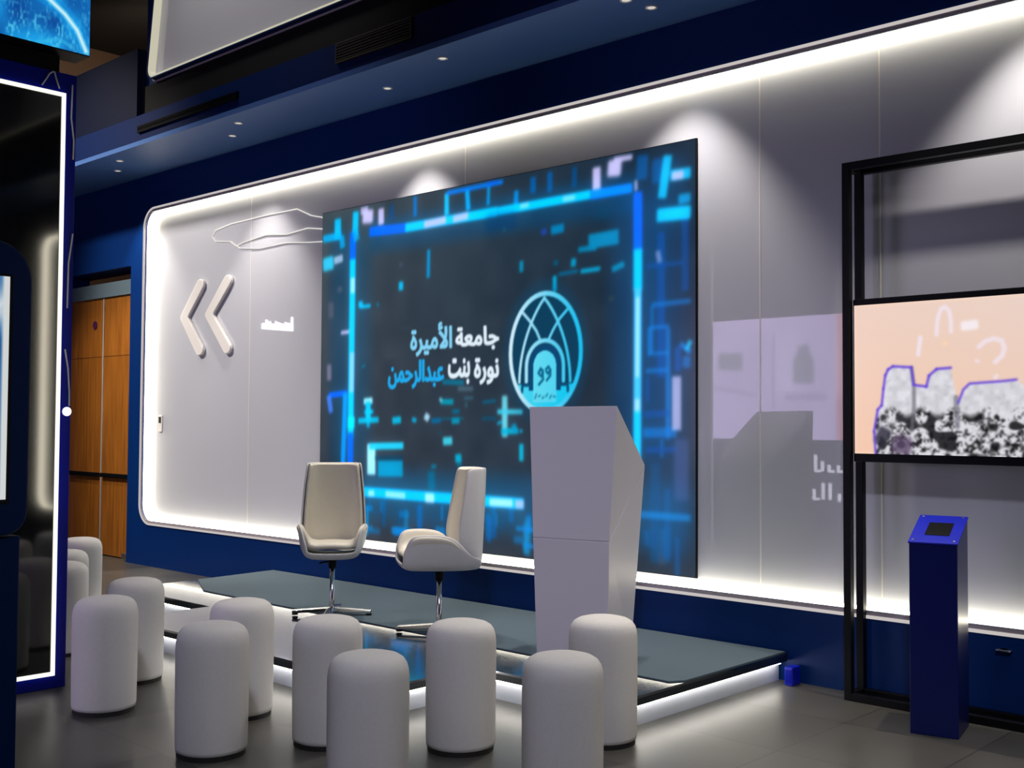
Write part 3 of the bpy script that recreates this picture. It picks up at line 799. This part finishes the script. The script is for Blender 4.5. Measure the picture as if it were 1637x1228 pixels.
# ================================================================== SWIVEL CHAIRS
def grid(bm, rows):
    V = [[bm.verts.new(p) for p in r_] for r_ in rows]
    for a, b in zip(V, V[1:]):
        for i in range(len(a)-1): bm.faces.new((a[i], a[i+1], b[i+1], b[i]))
    return bm
def shell(name, rows, m, parent, th, off=-1., sub=2, crease=False):
    bm = grid(B(), rows)
    me = bpy.data.meshes.new(name); bm.to_mesh(me); bm.free(); me.materials.append(m)
    for p in me.polygons: p.use_smooth = True
    o = bpy.data.objects.new(name, me); COL.objects.link(o); o.parent = parent
    s = o.modifiers.new('solid', 'SOLIDIFY'); s.thickness = th; s.offset = off
    ss = o.modifiers.new('sub', 'SUBSURF'); ss.levels = sub; ss.render_levels = sub
    return o
def chair(label, loc, rotz, la_):
    t = thing('swivel_chair', label, 'chair', loc, rotz, 'white chairs on the stage')
    # outer seat shell: floor at z .385, flared sides that rise to the arm tops
    rows = []
    for y, wf, wt, zb, za in ((-.232, .135, .150, .425, .475), (-.225, .145, .165, .405, .515), (-.205, .15, .180, .395, .575), (-.17, .152, .195, .390, .594), (-.08, .155, .207, .388, .596), (.045, .155, .208, .386, .585), (.10, .15, .200, .386, .520), (.16, .145, .185, .388, .470), (.215, .135, .170, .395, .445)):
        rows.append([(-wt, y, za), (-wt*.985, y, za*.7+zb*.3), (-(wt*.6+wf*.4), y, za*.25+zb*.75), (-wf, y, zb), (-wf*.4, y, zb-.004), (wf*.4, y, zb-.004), (wf, y, zb), ((wt*.6+wf*.4), y, za*.25+zb*.75), (wt*.985, y, za*.7+zb*.3), (wt, y, za)])
    shell('seat_shell', rows, M['leather_out'], t, .016, -1)
    rows = []
    for y, wf, wt, zb, za in ((-.236, .120, .145, .445, .478), (-.228, .125, .155, .470, .518), (-.20, .125, .168, .480, .577), (-.165, .126, .180, .482, .596), (-.08, .128, .191, .478, .598), (.045, .125, .192, .470, .587), (.10, .120, .184, .466, .522), (.18, .115, .165, .466, .490)):
        rows.append([(-wt, y, za), (-wt*.94, y, za*.72+zb*.28), (-(wt*.45+wf*.55), y, za*.25+zb*.75), (-wf*.85, y, zb), (-wf*.4, y, zb+.006), (wf*.4, y, zb+.006), (wf*.85, y, zb), ((wt*.45+wf*.55), y, za*.25+zb*.75), (wt*.94, y, za*.72+zb*.28), (wt, y, za)])
    shell('seat_cushion', rows, M['leather'], t, .045, 1 if False else -1)
    # high back: a C-shaped shell with forward wings
    def back_rows(inset, dy):
        rows = []
        for z, w_, yf, yb in ((.405, .178, .205, .232), (.44, .196, .135, .240), (.50, .210, .085, .246), (.575, .213, .066, .250), (.70, .207, .088, .256), (.84, .195, .112, .262), (.94, .184, .128, .266), (.968, .178, .138, .266), (.974, .170, .160, .262)):
            w2 = w_-inset; yb2 = yb-dy
            rows.append([(-w2, yf, z), (-w2*1.0, yf+(yb2-yf)*.45, z), (-w2*.86, yf+(yb2-yf)*.85, z), (-w2*.45, yb2, z), (0, yb2+.004, z), (w2*.45, yb2, z), (w2*.86, yf+(yb2-yf)*.85, z), (w2, yf+(yb2-yf)*.45, z), (w2, yf, z)])
        return rows
    shell('back_shell', back_rows(0, 0), M['leather_out'], t, .014, 1)
    shell('back_cushion', back_rows(.016, .018), M['leather'], t, .030, 1)
    obj('gas_lift', lathe(B(), [(.022, .30), (.026, .305), (.030, .372), (.045, .384), (0, .386)], 20), M['black'], t, True)
    obj('column', lathe(B(), [(.022, .035), (.017, .05), (.0145, .07), (.0145, .30), (0, .30)], 20), M['chrome'], t, True)
    obj('lever', tube(B(), [(.01, 0, .345), (-.06, .02, .335), (-.085, .022, .328)], .006), M['black'], t, True)
    for k in range(4):
        a = la_+k*PI/2
        bm = prism(B(), [(.012, .022), (.25, .012), (.256, .020), (.25, .030), (.012, .048)], 'y', -.026, .026)
        leg = obj('leg', bm, M['chrome'], t, bevel=.004); leg.rotation_euler = (0, 0, a)
        ft = obj('foot', lathe(B(), [(.018, 0), (.020, .006), (.016, .0118), (0, .0118)], 16), M['rubber'], leg, True); ft.location = (.238, 0, 0)
    return t
chair('white high-back swivel chair facing the camera at the left of the stage', (-5.80, 4.515, ST+.006), math.radians(50), math.radians(-7))
chair('white high-back swivel chair seen side-on facing left, next to the podium', (-4.885, 4.60, ST+.006), math.radians(-33), math.radians(74))

# ================================================================== POUFS
def ottoman(label, x, y, proto=None):
    if proto is None:
        t = thing('ottoman', label, 'ottoman', (x, y, 0), 0, 'white round ottomans before the stage')
        prof = [(.140, .020), (.147, .023), (.1497, .04), (.1515, .20), (.1520, .40), (.1515, .462), (.1490, .486), (.1425, .509), (.130, .527), (.112, .538), (.085, .545), (.045, .549), (0, .550)]
        obj('upholstered_body', lathe(B(), prof, 48), M['fabric'], t, True)
        obj('base_ring', lathe(B(), [(.0, 0), (.143, 0), (.1435, .0198), (0, .0198)], 48), M['rubber'], t)
        return t
    c = copy_tree(proto); c.location = (x, y, 0); c.rotation_euler = (0, 0, x*7.3); c['label'] = label
    return c
OTT = (
    ('white ottoman at the front left, hiding part of the one close behind it', -4.188, 2.630),
    ('white ottoman partly hidden behind the front left one, before the stage step', -4.642, 3.073),
    ('white ottoman in front of the camera-facing swivel chair, below its base', -3.967, 3.067),
    ('white ottoman cut off by the bottom edge, left one of the two cut off', -3.241, 2.696),
    ('white ottoman in front of the side-on swivel chair, covering its base', -3.485, 3.414),
    ('white ottoman cut off by the bottom edge, standing before the podium', -2.715, 3.188),
    ('white ottoman at the right end of the group, overlapping the podium foot', -3.110, 3.925),
    ('white ottoman beside the foot of the glowing left column', -5.177, 2.653),
    ('white ottoman behind the one at the column foot, near the left stage end', -5.666, 3.074),
    ('farthest white ottoman, tallest in view beside the wooden doors', -7.924, 3.858),
    ('middle one of three white ottomans partly hidden by the left column', -7.231, 3.413),
    ('nearest of three white ottomans partly hidden by the left column', -6.630, 3.116),
)
proto = None
for lab, x, y in OTT:
    o = ottoman(lab, x, y, proto)
    if proto is None: proto = o

# ================================================================== DISPLAY FRAME AND TELEVISION AT THE RIGHT
FY0, FY1 = 5.372, 5.545
fr = thing('display_frame', 'tall black square-tube double frame standing against the wall and carrying the television', 'frame', (-2.09, 5.45, 0))
fx0, fx1, b_ = -.600, .600, .039
for y in (5.368-5.45, 5.508-5.45):
    for x in (fx0, fx1-b_):
        boxo('post', M['black'], (x, x+b_, y, y+b_, 0, 2.757), fr, bevel=.002)
    for z in (0.0, 2.757-b_):
        boxo('beam', M['black'], (fx0+b_, fx1-b_, y, y+b_, z, z+b_), fr, bevel=.002)
for x in (fx0, fx1-b_):
    for z in (0., 2.757-b_):
        boxo('spacer', M['black'], (x, x+b_, 5.407-5.45, 5.508-5.45, z, z+b_), fr)
for z in (1.22, 1.98):
    boxo('crossbar', M['black'], (fx0+b_, fx1-b_, 5.508-5.45, 5.54-5.45, z, z+b_), fr)
tv = thing('television', 'wide television in the black frame showing a grey locomotive-like shape on peach', 'television', (-2.636, 5.392, 1.256))
TW, TH = 1.09, .758
boxo('housing', M['black'], (-.008, TW+.008, .002, .055, -.042, TH+.032), tv, bevel=.004)
T = Picture(TW, TH, 330, 230)
h2 = (T.Z/TH)[..., None]; g2 = (T.X/TW)[..., None]
T.C = np.array((238, 200, 178))*(1-h2)+np.array((233, 210, 200))*h2
T.C = T.C*(1-.0*g2)+np.array((4, -2, -8))*(1-g2)
e = np.minimum(np.minimum(T.X, TW-T.X), np.minimum(T.Z, TH-T.Z))
T.put(np.clip(1-e/.02, 0, 1)*.5, (250, 215, 190))
wht = (240, 226, 236)
T.line([(.427, .588), (.430, .64), (.437, .679), (.450, .712), (.468, .722), (.490, .700), (.498, .65), (.498, .60)], .020, wht, .9)
T.seg(.545, .622, .628, .628, .045, (246, 236, 240), .95, .9)
T.line([(.335, .495), (.346, .577)], .022, wht, .9)
T.line([(.63, .52), (.66, .545), (.70, .556), (.735, .545), (.748, .51), (.738, .475), (.705, .445)], .022, wht, .85)
T.seg(.465, .532, .468, .555, .025, (248, 212, 176), .9, .9); T.seg(.618, .445, .626, .46, .025, wht, .7, .9); T.seg(.70, .38, .715, .37, .03, wht, .8, .9)
left = [(.113, -.01), (.104, .113), (.124, .223), (.145, .245), (.155, .33), (.165, .396), (.180, .425), (.205, .440), (.300, .432), (.312, .345), (.375, .335), (.388, .388), (.426, .420), (.495, .424), (.516, .30), (.530, .250), (.555, .315), (.585, .343), (.735, .352), (.80, .358), (.825, .34), (.86, .28), (.90, .26), (.93, -.01)]
ins_ = T.inside(left).astype(float)
n1 = T.noise(120, 80, 5); n2 = T.noise(46, 30, 6); n3 = T.noise(22, 16, 8)
body = np.clip(206+30*(n2-.3)-14*(n1 < .18)+6, 0, 255)
low = np.clip((.225+.02*np.sin(T.X*40)-T.Z)/.03, 0, 1)
tex = np.clip(((n1*.45+n2*.35+n3*.2)-.27)*3.6, 0, 1)*200+26
val = body*(1-low)+tex*low
dkp = np.clip((n3-.62)*8, 0, 1)*low
val = val*(1-dkp*.8)
lum = np.stack([val*.975, val*.97, val*1.0], -1)
m_ = ins_[..., None]; T.C = T.C*(1-m_)+lum*m_
T.line([(.300, .43), (.312, .335), (.312, .24), (.30, .12)], .02, (110, 108, 118), .7); T.line([(.520, .28), (.525, .14)], .025, (120, 118, 130), .7)
T.seg(.13, .05, .17, .13, .07, (30, 28, 40), .8, .8); T.seg(.24, .0, .26, .09, .10, (85, 66, 96), .8, .8)
for a_, b2 in zip(left[:13], left[1:14]): T.line([a_, b2], .012, (92, 62, 214), .9)
T.line([(.530, .255), (.555, .318), (.585, .346), (.735, .354), (.80, .360)], .011, (96, 66, 216), .9)
T.blur(1.1)
T.build('display', screen_mat('television_picture', 1.0), tv, (0, 0, 0))

# ================================================================== BLUE PEDESTAL AT THE RIGHT
q = Vector((-2.187, 5.007)); ux = Vector((.204, .044)); rz = math.atan2(ux.y, ux.x)
kp = thing('info_pedestal', 'slim blue pedestal with a sloping bright blue top, standing before the television frame', 'pedestal', (q.x, q.y, 0), rz)
kw, kd, z1, z2 = .209, .282, .862, .962
bm = B(); prism(bm, [(0, 0), (kd, 0), (kd, z2), (0, z1)], 'x', 0, kw); obj('body', bm, M['pedestal_blue'], kp, bevel=.003)
sl = math.atan2(z2-z1, kd); sl_l = math.hypot(kd, z2-z1)
tp = boxo('top_plate', M['royal_bright'], (-.004, kw+.004, -.004, sl_l+.004, .0005, .010), kp, bevel=.002)
tp.location = (0, 0, z1); tp.rotation_euler = (sl, 0, 0)
boxo('tablet', M['black'], (.055, kw-.045, .075, .215, .0102, .0125), tp, bevel=.001)
for x, y in ((.016, .018), (kw-.016, .018), (.016, sl_l-.018), (kw-.016, sl_l-.018)):
    s_ = obj('screw', lathe(B(), [(.006, .0102), (.006, .013), (0, .014)], 12), M['steel'], tp, True); s_.location = (x, y, 0)

# ================================================================== LEFT COLUMN WITH THE LIT GLASS
CX = -5.79
cl = thing('display_column', 'tall royal blue column with a dark glass panel in a glowing white frame, at the left', 'column', (CX, 2.50, 0))
cy0, cy1, cz1 = -.19, .25, 3.255
boxo('body', M['royal'], (-.55, 0, cy0, cy1, 0, cz1), cl, bevel=.003)
gy0, gy1, gz0, gz1 = cy0+.021, .166, .088, 3.125
boxo('glass_panel', M['glass_dark'], (.0005, .006, gy0, gy1, gz0, gz1), cl)
st_ = .020
for nm, a in (('led_strip', (.001, .014, gy1, gy1+st_, gz0-st_, gz1+st_)), ('led_strip', (.001, .014, gy0-st_, gy0, gz0-st_, gz1+st_)), ('led_strip', (.001, .014, gy0, gy1, gz1, gz1+st_)), ('led_strip', (.001, .014, gy0, gy1, gz0-st_, gz0))):
    boxo(nm, M['led_col'], a, cl)
la = B(); X_ = .003
def la_line(pts): tube(la, [(X_, y-2.50, z) for y, z in pts], .004, 6)
la_line([(2.56, 3.165), (2.60, 3.235), (2.62, 3.25)]); la_line([(2.655, 3.165), (2.635, 3.215), (2.625, 3.25)])
la_line([(2.725, 3.20), (2.722, 3.02), (2.738, 2.90), (2.736, 2.80)]); la_line([(2.722, 2.24), (2.735, 2.34), (2.742, 2.40)]); la_line([(2.722, 2.24), (2.7195, 2.0)])
la_line([(2.712, 1.78), (2.730, 1.68), (2.740, 1.55), (2.7405, 1.48)])
obj('line_art', la, M['white_plastic'], cl)
nd = obj('line_node', lathe(B(), [(.024, 0), (.024, .006), (0, .008)], 20), emit('column_node_light', (1, .97, .9), 1.2), cl); nd.rotation_euler = (0, PI/2, 0); nd.location = (.001, .228, 1.45)

ls = thing('led_banner', 'blue LED banner screen with a glowing swirl on top of the left column', 'screen', (CX, 2.50, cz1))
boxo('mount', M['black'], (-.30, -.06, -.15, .18, .0005, .105), ls)
boxo('housing', M['black'], (-.12, .044, -.30, .296, .106, 1.20), ls)
Q = Picture(.59, 1.08, 120, 220)
n1 = Q.noise(70, 60, 11); n2 = Q.noise(18, 10, 12); n3 = Q.noise(6, 8, 13)
base = np.stack([8+18*n3, 70+95*n3, 150+85*n3], -1)
sp = np.clip((n1-.45)*2.2, 0, 1)*np.clip((n2-.2)*1.8, 0, 1)
Q.C = base*(1-sp[..., None]*.8)+np.array((90, 205, 240))*sp[..., None]*.8
Q.put(np.clip((Q.Z-.34-.25*(Q.X-.3))/.12, 0, 1)*.65*np.clip((Q.X-.2)/.2, 0, 1), (4, 40, 140))
arc = [(.10, .30), (.25, .285), (.36, .25), (.45, .19), (.52, .12), (.57, .02)]
for wd, c, a in ((.09, (20, 150, 230), .45), (.035, (120, 220, 245), .7), (.014, (225, 245, 250), .9)): Q.line(arc, wd, c, a)
Q.line([(.30, .0), (.42, .05), (.5, .02)], .02, (60, 190, 235), .5)
Q.build('display', screen_mat('banner_picture', 1.0), ls, (.0455, -.295, .112), 'y')

# ================================================================== TOUCH KIOSK AT THE LEFT EDGE
KX = -4.40
kk = thing('touch_kiosk', 'navy touch-screen kiosk with rounded housing on a pedestal, cut off by the left edge', 'kiosk', (KX, 1.55, 0))
boxo('pedestal', M['kiosk_navy'], (-.30, -.02, -.36, .356, 0, .95), kk, bevel=.006)
hs = rounded([(-.39, .955), (.375, .955), (.375, 2.100), (-.39, 2.100)], [.09, .09, .15, .15], 8)
bm = B(); prism(bm, hs, 'x', -.10, 0); obj('housing', bm, M['kiosk_navy'], kk, bevel=.008)
boxo('bezel', M['black_matte'], (.0005, .004, -.31, .298, 1.08, 1.97), kk)
K = Picture(.585, .865, 90, 130)
K.C = np.array((20, 90, 160))*np.ones(K.C.shape)+(K.noise(8, 12, 20)-.5)[..., None]*30
K.put((np.clip((K.Z-.62)/.1, 0, 1)*np.clip(1-np.abs(K.noise(5, 6, 21)-.5)*2, 0, 1)), (215, 228, 238))
K.put(np.clip((K.X-.555)/.008, 0, 1), (222, 226, 226)); K.put(np.clip(1-K.Z/.02, 0, 1), (222, 226, 226))
K.build('display', screen_mat('kiosk_picture', .85), kk, (.0055, -.30, 1.095), 'y')

# ================================================================== ACROSS THE HALL (seen only as reflections in the gloss panel)
pb = thing('poster_wall', 'lit lavender poster wall across the hall, seen as a reflection in the panel', 'poster', (-7.2, -1.25, 0))
boxo('stand', M['hall'], (-1.5, 1.5, -.25, 0, 0, 3.3), pb)
boxo('lightbox_frame', M['white_plastic'], (-1.05, 1.05, .0005, .03, 1.18, 2.80), pb)
L_ = Picture(2.0, 1.52, 120, 90)
L_.C = np.array((192, 175, 222))*np.ones(L_.C.shape)+(L_.noise(5, 4, 30)-.5)[..., None]*16
L_.put(np.clip((L_.X-1.86)/.03, 0, 1)*.8, (190, 120, 130))
for x in (.05, 1.02): L_.seg(x, .2, x+.01, 1.3, .012, (120, 108, 150), .8, .5)
L_.seg(.22, 1.0, .58, .98, .22, (118, 120, 130), .75, .4); L_.seg(1.30, .86, 1.58, .86, .34, (112, 114, 128), .75, .4); L_.seg(1.36, 1.08, 1.52, 1.08, .16, (112, 114, 128), .7, .5)
for k in range(9): L_.seg(.15+k*.07, .66-.012*k, .19+k*.07, .65-.012*k, .05, (126, 116, 150), .6, .8)
for k in range(8): L_.seg(1.20+k*.07, .52, 1.245+k*.07, .52, .09, (128, 116, 152), .6, .8)
L_.blur(1.0)
pic = L_.build('poster', screen_mat('poster_picture', POSTER), pb, (-1.0, .0325, 1.22))
pic.data.materials[0].cycles.emission_sampling = 'AUTO'

tb = B(); r = random.Random(5)
for row, (zb, x0, x1) in enumerate(((.84, -.62, .98), (.50, -.62, 1.0))):
    x = x0
    while x < x1:
        h = r.choice((.08, .12, .20, .27)); box(tb, x, x+.035, .0005, .02, zb, zb+h)
        if r.random() < .75: box(tb, x, x+.085, .0005, .02, zb-.012, zb+.018)
        x += r.choice((.07, .09, .12))
obj('lit_lettering', tb, emit('lettering_white', (.86, .84, 1), 8.0), pb)
sgn = thing('lit_sign', 'small lit white sign on the far left wall, seen as a reflection in the panel', 'sign', (-16, .06, 2.93))
boxo('backing', M['black'], (.001, .02, -.42, .42, -.04, .40), sgn)
tb = B()
y = -.34
while y < .30:
    h = r.uniform(.10, .17) if y > -.28 else .25; box(tb, .0205, .035, y, y+.045, .04, .04+h)
    box(tb, .0205, .035, y, y+.062, .05, .085); box(tb, .0205, .035, y+.02, y+.058, .10, .13); y += .065
obj('lit_lettering', tb, emit('sign_white', (.86, .84, 1), 16.0), sgn)
